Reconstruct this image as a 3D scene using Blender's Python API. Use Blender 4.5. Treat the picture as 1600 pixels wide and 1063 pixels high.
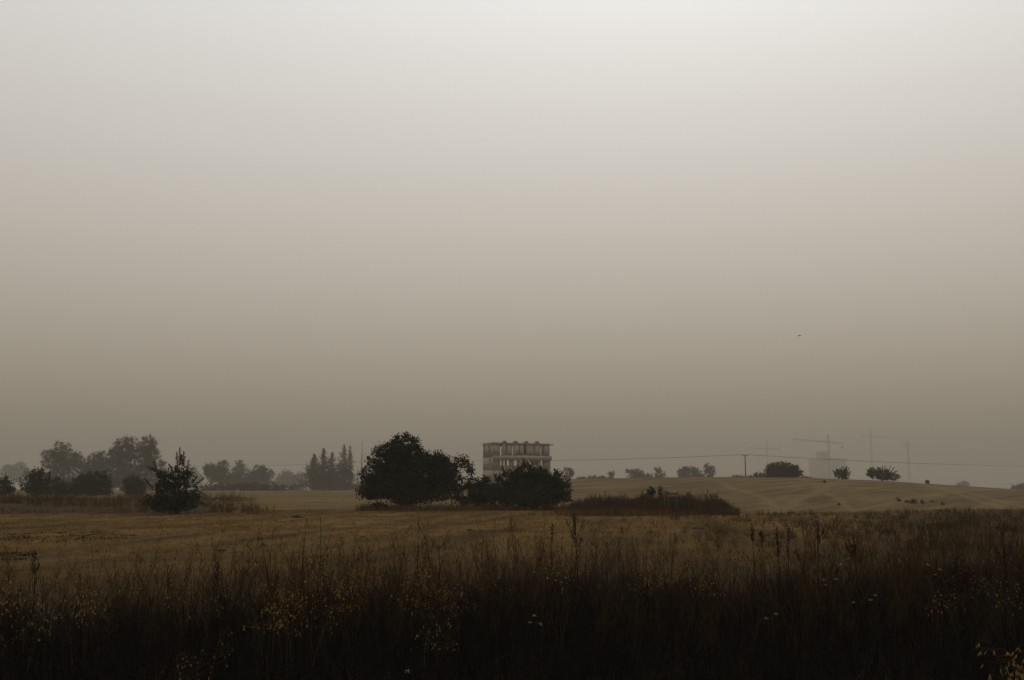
import bpy, math, random
import numpy as np
from mathutils import Vector

R = math.radians
rng = np.random.default_rng(7)
random.seed(7)
scene = bpy.context.scene
for o in list(bpy.data.objects):
    bpy.data.objects.remove(o)
COL = scene.collection

# ------------------------------------------------------------------ camera
EYE = 1.65
FPX = 1600.0                      # focal length in photograph pixels (photo 1600 wide)
HOR = 764.0                       # eye-level row in the photograph
PITCH = math.atan((HOR - 531.5) / FPX)
cam = bpy.data.cameras.new('camera')
cam.sensor_width = 36.0
cam.lens = 36.0 * FPX / 1600.0
cam.clip_start = 0.05
cam.clip_end = 20000.0
camo = bpy.data.objects.new('camera', cam)
camo.location = (0, 0, EYE)
camo.rotation_euler = (R(90) + PITCH, 0, 0)
COL.objects.link(camo)
scene.camera = camo

# ------------------------------------------------------------------ sky, sun, exposure
SUN_EL, SUN_AZ = R(52), R(12)     # a veiled sun high ahead, a little to the right
SKY_LOW = (0.62, 0.515, 0.375)      # dusty tan low down, white overhead
world = bpy.data.worlds.new('World')
scene.world = world
world.use_nodes = True
nt = world.node_tree
nt.nodes.clear()
w_out = nt.nodes.new('ShaderNodeOutputWorld')
w_bg = nt.nodes.new('ShaderNodeBackground')
sky = nt.nodes.new('ShaderNodeTexSky')
sky.sky_type = 'NISHITA'
sky.sun_disc = False
sky.sun_elevation = SUN_EL
sky.sun_rotation = SUN_AZ
sky.dust_density = 8.0
sky.air_density = 1.0
sky.ozone_density = 1.0
bw = nt.nodes.new('ShaderNodeRGBToBW')
mix1 = nt.nodes.new('ShaderNodeMix'); mix1.data_type = 'RGBA'
mix1.inputs[0].default_value = 0.93          # the cloud veil takes the blue out of the sky
tint = nt.nodes.new('ShaderNodeMix'); tint.data_type = 'RGBA'; tint.blend_type = 'MULTIPLY'
tint.inputs[0].default_value = 1.0
tint.inputs[7].default_value = (1.0, 0.995, 0.975, 1)
veil = nt.nodes.new('ShaderNodeMix'); veil.data_type = 'RGBA'
veil.inputs[0].default_value = 0.72          # even stratus in front of it
veil.inputs[7].default_value = (12.35, 12.45, 12.5, 1)
# overcast luminance: dimmer towards the horizon, as under any even cloud deck
w_tc = nt.nodes.new('ShaderNodeTexCoord'); w_xyz = nt.nodes.new('ShaderNodeSeparateXYZ')
w_mr = nt.nodes.new('ShaderNodeMapRange'); w_mr.inputs[1].default_value = 0.0; w_mr.inputs[2].default_value = 0.5
w_mr.inputs[3].default_value = 0.0; w_mr.inputs[4].default_value = 1.0
w_grad = nt.nodes.new('ShaderNodeMix'); w_grad.data_type = 'RGBA'
w_grad.inputs[6].default_value = (*SKY_LOW, 1); w_grad.inputs[7].default_value = (1, 1, 1, 1)
nt.links.new(w_mr.outputs[0], w_grad.inputs[0])
w_mul = nt.nodes.new('ShaderNodeMix'); w_mul.data_type = 'RGBA'; w_mul.blend_type = 'MULTIPLY'; w_mul.inputs[0].default_value = 1.0
nt.links.new(w_tc.outputs['Generated'], w_xyz.inputs[0]); nt.links.new(w_xyz.outputs[2], w_mr.inputs[0])
nt.links.new(sky.outputs[0], bw.inputs[0])
nt.links.new(sky.outputs[0], mix1.inputs[6])
nt.links.new(bw.outputs[0], mix1.inputs[7])
nt.links.new(mix1.outputs[2], tint.inputs[6])
nt.links.new(tint.outputs[2], veil.inputs[6])
nt.links.new(veil.outputs[2], w_mul.inputs[6]); nt.links.new(w_grad.outputs[2], w_mul.inputs[7])
nt.links.new(w_mul.outputs[2], w_bg.inputs[0])
w_bg.inputs[1].default_value = 0.087
nt.links.new(w_bg.outputs[0], w_out.inputs[0])

sun = bpy.data.lights.new('sun', 'SUN')
sun.energy = 0.5
sun.angle = R(25)
sun.color = (1.0, 0.95, 0.86)
suno = bpy.data.objects.new('sun', sun)
sd = Vector((math.sin(SUN_AZ) * math.cos(SUN_EL), math.cos(SUN_AZ) * math.cos(SUN_EL), math.sin(SUN_EL)))
suno.rotation_euler = (-sd).to_track_quat('-Z', 'Y').to_euler()
suno.location = (0, 0, 60)
COL.objects.link(suno)

scene.view_settings.view_transform = 'Standard'
scene.view_settings.look = 'None'
scene.view_settings.gamma = 1.0
scene.view_settings.exposure = 0.0
scene.view_settings.use_curve_mapping = False
scene.render.engine = 'CYCLES'
scene.cycles.max_bounces = 6
scene.cycles.diffuse_bounces = 3
scene.cycles.transmission_bounces = 3
scene.cycles.volume_bounces = 1
scene.cycles.use_denoising = True

# ------------------------------------------------------------------ helpers
def P(px, py, D):
    """World point seen at photograph pixel (px, py), D metres ahead of the camera."""
    dx, dy = (px - 800.0) / FPX, (531.5 - py) / FPX
    f = math.cos(PITCH) - dy * math.sin(PITCH)
    u = math.sin(PITCH) + dy * math.cos(PITCH)
    return np.array([dx * D / f, D, EYE + u * D / f])

def X(px, D):
    return P(px, HOR, D)[0]

def M(D):
    return D / FPX / math.cos(PITCH) * 1.0

def smooth(a, b, v):
    t = np.clip((np.asarray(v, float) - a) / (b - a), 0, 1)
    return t * t * (3 - 2 * t)

# value noise for terrain and scatter
_perm = rng.random((256, 256))
def vnoise(x, y):
    x = np.asarray(x, float); y = np.asarray(y, float)
    xi = np.floor(x).astype(int); yi = np.floor(y).astype(int)
    fx = x - xi; fy = y - yi
    fx = fx * fx * (3 - 2 * fx); fy = fy * fy * (3 - 2 * fy)
    g = lambda i, j: _perm[i % 256, j % 256]
    return ((g(xi, yi) * (1 - fx) + g(xi + 1, yi) * fx) * (1 - fy)
            + (g(xi, yi + 1) * (1 - fx) + g(xi + 1, yi + 1) * fx) * fy)

RIDGE_X = [-8000, -400, -150, -60, -31, 0, 13, 30, 46, 59, 75, 85, 95, 105, 135, 180, 400, 8000]
RIDGE_Z = [0.6, 0.6, 0.6, 0.8, 1.05, 2.9, 3.55, 3.85, 3.95, 3.8, 3.25, 2.6, 2.0, 1.4, 0.5, 0.2, 0.4, 0.6]
def terrain(x, y):
    x = np.asarray(x, float); y = np.asarray(y, float)
    crest = np.interp(x * 210 / np.clip(y, 120, 300), RIDGE_X, RIDGE_Z)   # the ridge fans out with distance
    far = 0.9
    z = crest * smooth(84, 205, y)
    back = smooth(225, 420, y)
    z = z * (1 - back) + far * back
    right = smooth(9, 22, x - (y - 64) * 0.1)
    z = z - 0.95 * right * smooth(69, 80, y) * (1 - smooth(92, 150, y))      # the dip behind the near field
    z = z + 0.30 * smooth(12, 34, x) * smooth(20, 66, y) * (1 - smooth(66, 90, y))
    z = z + 0.45 * np.exp(-((x - 9.0) / 4.6) ** 2 - ((y - 69) / 3.2) ** 2)  # weedy hump beside the dark shrub
    z = z + 0.5 * smooth(-14, -26, x) * smooth(70, 92, y) * (1 - smooth(120, 170, y))   # the left bank
    near = np.exp(-(y / 140.0) ** 2) * np.exp(-(x / 140.0) ** 2)
    z = z + near * (0.10 * (vnoise(x * .13 + 3, y * .13) - .5) + 0.05 * (vnoise(x * .5, y * .5) - .5))
    z = z + 0.03 * (vnoise(x * 1.7, y * 1.7) - .5) * near
    return z

def tz(x, y):
    return float(terrain(np.array([x]), np.array([y]))[0])

def mesh_obj(name, V, T, mat=None, parent=None, smooth_shade=False, quads=None):
    V = np.ascontiguousarray(V, dtype=np.float32)
    T = np.ascontiguousarray(T, dtype=np.int32)
    k = T.shape[1]
    me = bpy.data.meshes.new(name)
    me.vertices.add(len(V)); me.vertices.foreach_set('co', V.ravel())
    me.loops.add(T.size); me.loops.foreach_set('vertex_index', T.ravel())
    me.polygons.add(len(T)); me.polygons.foreach_set('loop_start', np.arange(0, T.size, k, dtype=np.int32))
    if smooth_shade:
        me.polygons.foreach_set('use_smooth', np.ones(len(T), dtype=bool))
    me.update(calc_edges=True)
    if mat is not None:
        me.materials.append(mat)
    o = bpy.data.objects.new(name, me)
    COL.objects.link(o)
    if parent is not None:
        o.parent = parent
    return o

class MB:
    """Collects triangles into one mesh."""
    def __init__(self):
        self.V = []; self.T = []; self.n = 0
    def add(self, V, T):
        V = np.asarray(V, float).reshape(-1, 3); T = np.asarray(T, int).reshape(-1, 3)
        self.V.append(V); self.T.append(T + self.n); self.n += len(V)
        return self
    def tube(self, pts, rads, sides=6, cap=True):
        pts = [np.asarray(p, float) for p in pts]
        n = len(pts)
        rings = []
        for i, p in enumerate(pts):
            d = pts[min(i + 1, n - 1)] - pts[max(i - 1, 0)]
            d = d / (np.linalg.norm(d) + 1e-9)
            a = np.cross(d, [0, 0, 1.0]) if abs(d[2]) < .95 else np.cross(d, [1.0, 0, 0])
            a /= np.linalg.norm(a) + 1e-9
            b = np.cross(d, a)
            t = np.linspace(0, 2 * math.pi, sides, endpoint=False)
            rings.append(p + rads[i] * (np.outer(np.cos(t), a) + np.outer(np.sin(t), b)))
        V = np.concatenate(rings)
        T = []
        for i in range(n - 1):
            for j in range(sides):
                a0 = i * sides + j; a1 = i * sides + (j + 1) % sides
                T += [(a0, a1, a1 + sides), (a0, a1 + sides, a0 + sides)]
        if cap and sides > 2:
            for j in range(1, sides - 1):
                T.append((0, j + 1, j))
                o_ = (n - 1) * sides
                T.append((o_, o_ + j, o_ + j + 1))
        return self.add(V, T)
    def box(self, c, s, rz=0.0):
        c = np.asarray(c, float); s = np.asarray(s, float) / 2
        v = np.array([(x, y, z) for x in (-1, 1) for y in (-1, 1) for z in (-1, 1)], float) * s
        ca, sa = math.cos(rz), math.sin(rz)
        v = np.stack([v[:, 0] * ca - v[:, 1] * sa, v[:, 0] * sa + v[:, 1] * ca, v[:, 2]], 1) + c
        q = [(0, 1, 3, 2), (4, 6, 7, 5), (0, 4, 5, 1), (2, 3, 7, 6), (0, 2, 6, 4), (1, 5, 7, 3)]
        T = []
        for a, b, c_, d in q:
            T += [(a, b, c_), (a, c_, d)]
        return self.add(v, T)
    def leaves(self, C, size, aspect=0.5, up=0.0, droop=0.0, g=None):
        """One rhombic leaf, folded a little along its midrib, at every centre."""
        g = g or rng
        C = np.asarray(C, float); N = len(C)
        if N == 0: return self
        d = g.normal(size=(N, 3)); d[:, 2] += up - droop
        d /= np.linalg.norm(d, axis=1, keepdims=True)
        e = g.normal(size=(N, 3)); e -= d * (e * d).sum(1, keepdims=True)
        e /= np.linalg.norm(e, axis=1, keepdims=True)
        nrm = np.cross(d, e)
        s = (size * g.uniform(.6, 1.3, N))[:, None]
        V = np.stack([C - d * s * .5, C + e * s * aspect * .5 + nrm * s * .1, C + d * s * .5, C - e * s * aspect * .5 + nrm * s * .1], 1).reshape(-1, 3)
        b = np.arange(N)[:, None] * 4
        T = np.concatenate([b + [0, 1, 2], b + [0, 2, 3]])
        return self.add(V, T)
    def arrays(self):
        return np.concatenate(self.V), np.concatenate(self.T)
    def build(self, name, mat, parent=None, smooth_shade=False, origin=None):
        V, T = self.arrays()
        if origin is not None:
            V = V - np.asarray(origin)
        return mesh_obj(name, V, T, mat, parent, smooth_shade)

def scatter(templates, pos, scale, g=rng, tilt=.12, lean=None):
    """Merge copies of small plant templates (V, T) at pos with random turn, tilt and size."""
    N = len(pos)
    which = g.integers(0, len(templates), N)
    Vs, Ts, n = [], [], 0
    for k, (V, T) in enumerate(templates):
        idx = np.where(which == k)[0]
        if len(idx) == 0: continue
        a = g.uniform(0, 2 * math.pi, len(idx))
        tx = g.normal(0, tilt, len(idx)); ty = g.normal(0, tilt, len(idx))
        s = scale[idx]
        ca, sa = np.cos(a), np.sin(a)
        x = V[None, :, 0] * ca[:, None] - V[None, :, 1] * sa[:, None]
        y = V[None, :, 0] * sa[:, None] + V[None, :, 1] * ca[:, None]
        z = np.broadcast_to(V[None, :, 2], x.shape)
        W = np.stack([x + tx[:, None] * z, y + ty[:, None] * z, z], 2) * s[:, None, None] + pos[idx][:, None, :]
        Vs.append(W.reshape(-1, 3))
        Ts.append((T[None] + (np.arange(len(idx)) * len(V))[:, None, None] + n).reshape(-1, 3))
        n += len(idx) * len(V)
    return np.concatenate(Vs), np.concatenate(Ts)

def tag(o, label=None, cat=None, group=None, kind=None):
    if label: o['label'] = label
    if cat: o['category'] = cat
    if group: o['group'] = group
    if kind: o['kind'] = kind
    return o

def empty(name, loc, rz=0.0):
    o = bpy.data.objects.new(name, None)
    o.location = loc; o.rotation_euler = (0, 0, rz)
    o.empty_display_size = .2
    COL.objects.link(o)
    return o

# ------------------------------------------------------------------ materials
def newmat(name):
    m = bpy.data.materials.new(name); m.use_nodes = True
    n = m.node_tree
    bsdf = n.nodes['Principled BSDF']
    bsdf.inputs['Specular IOR Level'].default_value = 0.2
    return m, n, bsdf

def noise_mat(name, c1, c2, scale=3.0, rough=.85, detail=6, bump=0.0, metallic=0.0):
    m, n, b = newmat(name)
    tc = n.nodes.new('ShaderNodeTexCoord')
    no = n.nodes.new('ShaderNodeTexNoise')
    no.inputs['Scale'].default_value = scale; no.inputs['Detail'].default_value = detail
    no.inputs['Roughness'].default_value = .65
    rp = n.nodes.new('ShaderNodeValToRGB')
    rp.color_ramp.elements[0].position = .32; rp.color_ramp.elements[1].position = .68
    rp.color_ramp.elements[0].color = (*c1, 1); rp.color_ramp.elements[1].color = (*c2, 1)
    n.links.new(tc.outputs['Object'], no.inputs['Vector'])
    n.links.new(no.outputs['Fac'], rp.inputs[0])
    n.links.new(rp.outputs[0], b.inputs['Base Color'])
    b.inputs['Roughness'].default_value = rough
    b.inputs['Metallic'].default_value = metallic
    if bump:
        bp = n.nodes.new('ShaderNodeBump'); bp.inputs['Strength'].default_value = bump
        n.links.new(no.outputs['Fac'], bp.inputs['Height'])
        n.links.new(bp.outputs[0], b.inputs['Normal'])
    return m

def leaf_mat(name, c1, c2, trans=.25, rough=.9, spec=.03):
    """Each leaf, blade or stem picks its own tint; thin, so some light passes through."""
    m, n, b = newmat(name)
    ge = n.nodes.new('ShaderNodeNewGeometry')
    mx = n.nodes.new('ShaderNodeMix'); mx.data_type = 'RGBA'
    mx.inputs[6].default_value = (*c1, 1); mx.inputs[7].default_value = (*c2, 1)
    n.links.new(ge.outputs['Random Per Island'], mx.inputs[0])
    n.links.new(mx.outputs[2], b.inputs['Base Color'])
    b.inputs['Roughness'].default_value = rough
    b.inputs['Specular IOR Level'].default_value = spec
    if trans > 0:
        tr = n.nodes.new('ShaderNodeBsdfTranslucent')
        n.links.new(mx.outputs[2], tr.inputs[0])
        ms = n.nodes.new('ShaderNodeMixShader'); ms.inputs[0].default_value = trans
        n.links.new(b.outputs[0], ms.inputs[1]); n.links.new(tr.outputs[0], ms.inputs[2])
        n.links.new(ms.outputs[0], n.nodes['Material Output'].inputs[0])
    return m

MAT = {}
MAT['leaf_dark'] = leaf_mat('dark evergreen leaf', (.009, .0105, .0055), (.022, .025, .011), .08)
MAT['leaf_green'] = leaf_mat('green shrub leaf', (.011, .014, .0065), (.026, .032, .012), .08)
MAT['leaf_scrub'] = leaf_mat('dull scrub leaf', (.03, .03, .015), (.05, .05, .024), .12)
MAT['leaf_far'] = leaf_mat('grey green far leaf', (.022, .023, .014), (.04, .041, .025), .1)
MAT['leaf_low'] = leaf_mat('low green plant leaf', (.012, .014, .007), (.026, .027, .013), .1)
MAT['bark'] = noise_mat('brown bark', (.03, .022, .015), (.07, .055, .04), 9, .95, bump=.4)
MAT['weed'] = leaf_mat('dead weed stalk', (.030, .0155, .0065), (.070, .036, .0140), .12)
MAT['weed_dark'] = leaf_mat('dark foreground weed stalk', (.0075, .0066, .0054), (.015, .0122, .0093), .05)  # much darker than the brown stalks farther out
MAT['straw'] = leaf_mat('dry straw blade', (.060, .032, .0075), (.150, .087, .021), .25)
MAT['straw_brown'] = leaf_mat('brown dry grass', (.026, .015, .007), (.085, .050, .019), .2)
MAT['oat'] = leaf_mat('wild oat husk', (.16, .10, .030), (.30, .20, .068), .35)
MAT['seed'] = leaf_mat('dark dock seed', (.022, .013, .008), (.045, .026, .015), 0)
MAT['umbel'] = leaf_mat('pale dry umbel', (.16, .14, .09), (.26, .23, .16), .2)
MAT['reed'] = leaf_mat('dark dead brush', (.026, .017, .009), (.080, .053, .026), .12)
MAT['concrete'] = noise_mat('weathered concrete', (.19, .16, .122), (.29, .25, .195), .8, .9, bump=.15)
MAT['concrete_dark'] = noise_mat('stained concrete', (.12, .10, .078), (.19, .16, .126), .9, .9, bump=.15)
MAT['wood'] = noise_mat('weathered timber', (.035, .026, .018), (.075, .058, .042), 6, .9, bump=.2)
MAT['crane'] = noise_mat('grey crane steel', (.05, .045, .035), (.08, .07, .055), .5, .6)
MAT['wire'] = noise_mat('dull cable', (.03, .03, .03), (.05, .05, .05), 2, .6)
MAT['ceramic'] = noise_mat('insulator ceramic', (.12, .10, .09), (.2, .18, .16), 4, .4)
MAT['bird'] = noise_mat('dark feathers', (.02, .018, .016), (.05, .045, .04), 20, .8)
MAT['soil'] = noise_mat('dark clod of soil', (.018, .013, .009), (.04, .028, .018), 14, 1.0, bump=.6)
MAT['rust'] = noise_mat('rusted sheet', (.03, .02, .014), (.06, .04, .026), 8, .8)

def slope_hit(px, py):
    best = None
    for D in np.arange(90, 215, .5):
        p = P(px, py, D)
        if p[2] <= tz(p[0], D): return p[:2]
    return P(px, py, 205)[:2]
TRACKS = [(slope_hit(*a), slope_hit(*b), w) for a, b, w in (
    ((1215, 800), (1283, 764), 1.1), ((1284, 764), (1335, 796), 1.0), ((1482, 766), (1572, 794), 1.2), ((1505, 768), (1592, 790), 1.0),
    ((1165, 770), (1235, 800), 1.0), ((960, 762), (1120, 758), 1.6), ((1340, 762), (1480, 775), 1.3))]
def ground_material():
    m, n, b = newmat('stubble field soil')
    b.inputs['Roughness'].default_value = 1.0
    b.inputs['Specular IOR Level'].default_value = 0.05
    N = n.nodes.new; L = n.links.new
    tc = N('ShaderNodeTexCoord')
    def mapped(scale, rot=0.0):
        mp = N('ShaderNodeMapping')
        mp.inputs['Scale'].default_value = scale
        mp.inputs['Rotation'].default_value = (0, 0, rot)
        L(tc.outputs['Object'], mp.inputs[0]); return mp.outputs[0]
    def rows(angle, across, along):
        m1 = N('ShaderNodeMapping'); m1.inputs['Rotation'].default_value = (0, 0, angle)
        m2 = N('ShaderNodeMapping'); m2.inputs['Scale'].default_value = (across, along, 1)
        L(tc.outputs['Object'], m1.inputs[0]); L(m1.outputs[0], m2.inputs[0]); return m2.outputs[0]
    def noise(vec, sc, det=5, ro=.6, dist=0.0):
        t = N('ShaderNodeTexNoise')
        t.inputs['Scale'].default_value = sc; t.inputs['Detail'].default_value = det
        t.inputs['Roughness'].default_value = ro; t.inputs['Distortion'].default_value = dist
        L(vec, t.inputs['Vector']); return t.outputs['Fac']
    def ramp(v, p0, p1, c0=(0, 0, 0), c1=(1, 1, 1)):
        r = N('ShaderNodeValToRGB')
        r.color_ramp.elements[0].position = p0; r.color_ramp.elements[1].position = p1
        r.color_ramp.elements[0].color = (*c0, 1); r.color_ramp.elements[1].color = (*c1, 1)
        L(v, r.inputs[0]); return r.outputs[0]
    def mix(f, a, c, mode='MIX'):
        x = N('ShaderNodeMix'); x.data_type = 'RGBA'; x.blend_type = mode
        if isinstance(f, (int, float)): x.inputs[0].default_value = f
        else: L(f, x.inputs[0])
        for s, v in ((6, a), (7, c)):
            if isinstance(v, tuple): x.inputs[s].default_value = (*v, 1)
            else: L(v, x.inputs[s])
        return x.outputs[2]
    fine = noise(mapped((1, 1, 1)), 3.2, 8, .75)
    streak = noise(rows(R(8), .42, .03), 1.0, 6, .6, .5)   # rows left by the harvester
    patch = noise(mapped((.06, .10, 1)), 1.0, 5, .6, .6)
    straw = ramp(fine, .35, .68, (.068, .038, .009), (.158, .092, .022))
    soil = ramp(fine, .35, .7, (.016, .009, .0038), (.042, .023, .0075))
    field = mix(ramp(streak, .38, .58), soil, straw)
    field = mix(ramp(patch, .42, .66), field, mix(.6, field, straw))
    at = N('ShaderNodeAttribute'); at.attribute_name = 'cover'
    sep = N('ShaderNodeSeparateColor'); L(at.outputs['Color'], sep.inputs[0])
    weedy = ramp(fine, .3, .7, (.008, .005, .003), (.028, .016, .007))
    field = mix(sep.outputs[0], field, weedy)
    pale = ramp(noise(rows(R(34), .42, .018), 1.0, 5, .6, .2), .36, .64, (.054, .034, .012), (.112, .074, .028))
    # pale wheel tracks left across the far slope
    wv = N('ShaderNodeTexWave'); wv.wave_type = 'BANDS'; wv.bands_direction = 'X'
    wv.inputs['Scale'].default_value = .035; wv.inputs['Distortion'].default_value = 2.2
    wv.inputs['Detail'].default_value = 2; wv.inputs['Detail Scale'].default_value = .4
    L(mapped((1, .35, 1), R(-28)), wv.inputs['Vector'])
    pale = mix(ramp(noise(mapped((1, .3, 1), R(-40)), .22, 3, .5, 1.5), .58, .72), pale, mix(.5, pale, (.13, .095, .045)))
    geo = N('ShaderNodeNewGeometry')
    wob = N('ShaderNodeTexNoise'); wob.inputs['Scale'].default_value = .03; wob.inputs['Detail'].default_value = 2
    L(geo.outputs['Position'], wob.inputs['Vector'])
    tot = None
    def math_(op, a, b_=None, cl=False):
        q = N('ShaderNodeMath'); q.operation = op; q.use_clamp = cl
        for k_, v_ in enumerate((a, b_)):
            if v_ is None: continue
            if isinstance(v_, (int, float)): q.inputs[k_].default_value = v_
            else: L(v_, q.inputs[k_])
        return q.outputs[0]
    for (p0, p1, width) in TRACKS:
        d_ = (p1 - p0) / np.linalg.norm(p1 - p0); nn = (-d_[1], d_[0]); off = -(nn[0] * p0[0] + nn[1] * p0[1])
        dt = N('ShaderNodeVectorMath'); dt.operation = 'DOT_PRODUCT'
        L(geo.outputs['Position'], dt.inputs[0]); dt.inputs[1].default_value = (nn[0], nn[1], 0)
        dist = math_('ADD', math_('ADD', dt.outputs['Value'], float(off)), math_('MULTIPLY', math_('SUBTRACT', wob.outputs['Fac'], .5), 6.0))
        m_ = math_('SUBTRACT', 1.0, math_('DIVIDE', math_('ABSOLUTE', dist), width), True)
        tot = m_ if tot is None else math_('MAXIMUM', tot, m_)
    pale = mix(math_('MULTIPLY', tot, .42), pale, (.155, .112, .052))
    field = mix(sep.outputs[1], field, pale)
    L(field, b.inputs['Base Color'])
    bp = N('ShaderNodeBump'); bp.inputs['Strength'].default_value = .9; bp.inputs['Distance'].default_value = .12
    L(fine, bp.inputs['Height']); L(bp.outputs[0], b.inputs['Normal'])
    return m

# ------------------------------------------------------------------ ground
def axis(near_lo, near_hi, step, far_lo, far_hi, grow=1.16):
    a = list(np.arange(near_lo, near_hi + 1e-6, step))
    s = step; v = near_hi
    while v < far_hi:
        s *= grow; v += s; a.append(min(v, far_hi))
    s = step; v = near_lo; lo = []
    while v > far_lo:
        s *= grow; v -= s; lo.append(max(v, far_lo))
    return np.array(lo[::-1] + a)
gx = axis(-75, 75, .8, -8000, 8000)
gy = axis(-4, 110, .6, -8000, 8000, 1.05)
GX, GY = np.meshgrid(gx, gy)
GZ = terrain(GX, GY)
nx, ny = len(gx), len(gy)
ii = (np.arange(ny - 1)[:, None] * nx + np.arange(nx - 1)[None]).ravel()
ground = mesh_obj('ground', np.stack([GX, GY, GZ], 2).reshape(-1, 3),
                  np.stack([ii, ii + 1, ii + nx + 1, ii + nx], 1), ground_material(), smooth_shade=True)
tag(ground, 'harvested stubble field rising to a low pale ridge on the right', 'field', kind='structure')
def weed_edge(px):
    """How far (m) the tall foreground weeds reach at photograph column px."""
    return np.interp(px, [-200, 0, 120, 300, 420, 560, 700, 850, 1000, 1150, 1300, 1450, 1600, 1800],
                     [16, 16, 15.5, 16, 16.5, 17.5, 18, 20, 19, 18, 19, 22, 25, 25])
def pxcol(x, y):
    return 800 + FPX * x / np.maximum(y, .5)
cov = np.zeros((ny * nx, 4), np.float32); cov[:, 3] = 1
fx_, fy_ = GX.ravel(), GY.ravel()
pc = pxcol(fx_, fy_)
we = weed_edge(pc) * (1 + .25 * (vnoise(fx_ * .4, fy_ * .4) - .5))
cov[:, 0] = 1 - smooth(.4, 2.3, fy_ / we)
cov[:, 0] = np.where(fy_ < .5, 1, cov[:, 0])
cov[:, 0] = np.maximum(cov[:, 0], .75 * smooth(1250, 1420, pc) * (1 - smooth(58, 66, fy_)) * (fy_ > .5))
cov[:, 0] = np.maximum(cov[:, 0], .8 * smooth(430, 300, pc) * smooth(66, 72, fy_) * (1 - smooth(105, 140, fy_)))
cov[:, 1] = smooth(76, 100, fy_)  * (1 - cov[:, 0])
ca_ = ground.data.attributes.new('cover', 'FLOAT_COLOR', 'POINT')
ca_.data.foreach_set('color', cov.ravel())

# ------------------------------------------------------------------ trees
def crown_points(lobes, D, per, clump_r, g, depth=.8):
    per = per * 2.6
    """Leaf clumps through the volume of each lobe (px ellipses at distance D)."""
    out = []
    m = M(D)
    for L in lobes:
        cx, cy, rx, ry = L[:4]; dens = L[4] if len(L) > 4 else 1.0; dy = L[5] if len(L) > 5 else 0.0
        c = P(cx, cy, D); c[1] += dy
        a = np.array([rx * m, max(rx, ry) * m * depth, ry * m])
        surf = (a[0] * a[2] + a[1] * a[2] + a[0] * a[1]) / 3
        n = max(4, int(per * dens * surf / clump_r ** 2))
        d = g.normal(size=(n, 3)); d /= np.linalg.norm(d, axis=1, keepdims=True)
        r = g.uniform(0, 1, n) ** .4 * g.uniform(.84, 1.06, n)
        out.append(c + d * r[:, None] * a)
    return np.concatenate(out)

def tree(name, label, cat, D, lobes, base, mat='leaf_dark', leaf=.16, clump=.42, per=3.0, nl=34, trunk_r=.16,
         limbs=6, group=None, seed=0, depth=.8, aspect=.55, droop=0.0, stems=1, sprigs=()):
    g = np.random.default_rng(seed + 100)
    b0 = P(base[0], base[1], D); b0[2] = tz(b0[0], D)
    root = empty(name, b0)
    tag(root, label, cat, group)
    cl = crown_points(lobes, D, per, clump, g, depth)
    cl = cl[cl[:, 2] > b0[2] + .05]
    pts = (cl[:, None, :] + g.normal(size=(len(cl), nl, 3)) * clump * .45 * g.uniform(.5, 1.2, (len(cl), 1, 1))).reshape(-1, 3)
    pts = pts[pts[:, 2] > b0[2] + .04]
    mb = MB().leaves(pts, leaf, aspect, droop=droop, g=g)
    tw = MB()
    for (sx, sy, tx, ty) in sprigs:                     # shoots that stand clear of the crown
        a, e = P(sx, sy, D), P(tx, ty, D)
        q = a + (e - a) * np.linspace(0, 1, 26)[:, None]
        tw.tube([a, e], [.02, .006], 4)
        tap = np.linspace(1.0, .25, 26)[:, None, None]
        q = (q[:, None] + g.normal(size=(26, 5, 3)) * clump * .26 * tap).reshape(-1, 3)
        mb.leaves(q, leaf * .62, aspect, g=g)
    mb.build('crown', MAT[mat], root, origin=b0)
    big = sorted(lobes, key=lambda l: -l[2] * l[3])[:limbs]
    for s in range(stems):
        off = np.array([g.normal() * trunk_r * 2.2, g.normal() * trunk_r * 2, 0]) if stems > 1 else np.zeros(3)
        top = P(big[s % len(big)][0], big[s % len(big)][1], D)
        h = top - b0
        pts_ = [b0 + off + np.array([0, 0, -.1]), b0 + off * .8 + h * .25 * [.3, .3, 1], b0 + off * .4 + h * .55 * [.6, .6, 1], top]
        tw.tube(pts_, [trunk_r * 1.25, trunk_r, trunk_r * .75, trunk_r * .3], 8)
        fork = pts_[1]
        if s == 0:
            for l in big:
                c = P(l[0], l[1], D) + g.normal(size=3) * .1
                mid = fork + (c - fork) * .5 + np.array([0, 0, .12 * np.linalg.norm(c - fork)])
                e2 = c + (c - mid) * .6
                tw.tube([fork, mid, c, e2], [trunk_r * .5, trunk_r * .36, trunk_r * .22, trunk_r * .06], 6)
    tw.build('trunk', MAT['bark'], root, True, origin=b0)
    return root

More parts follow.
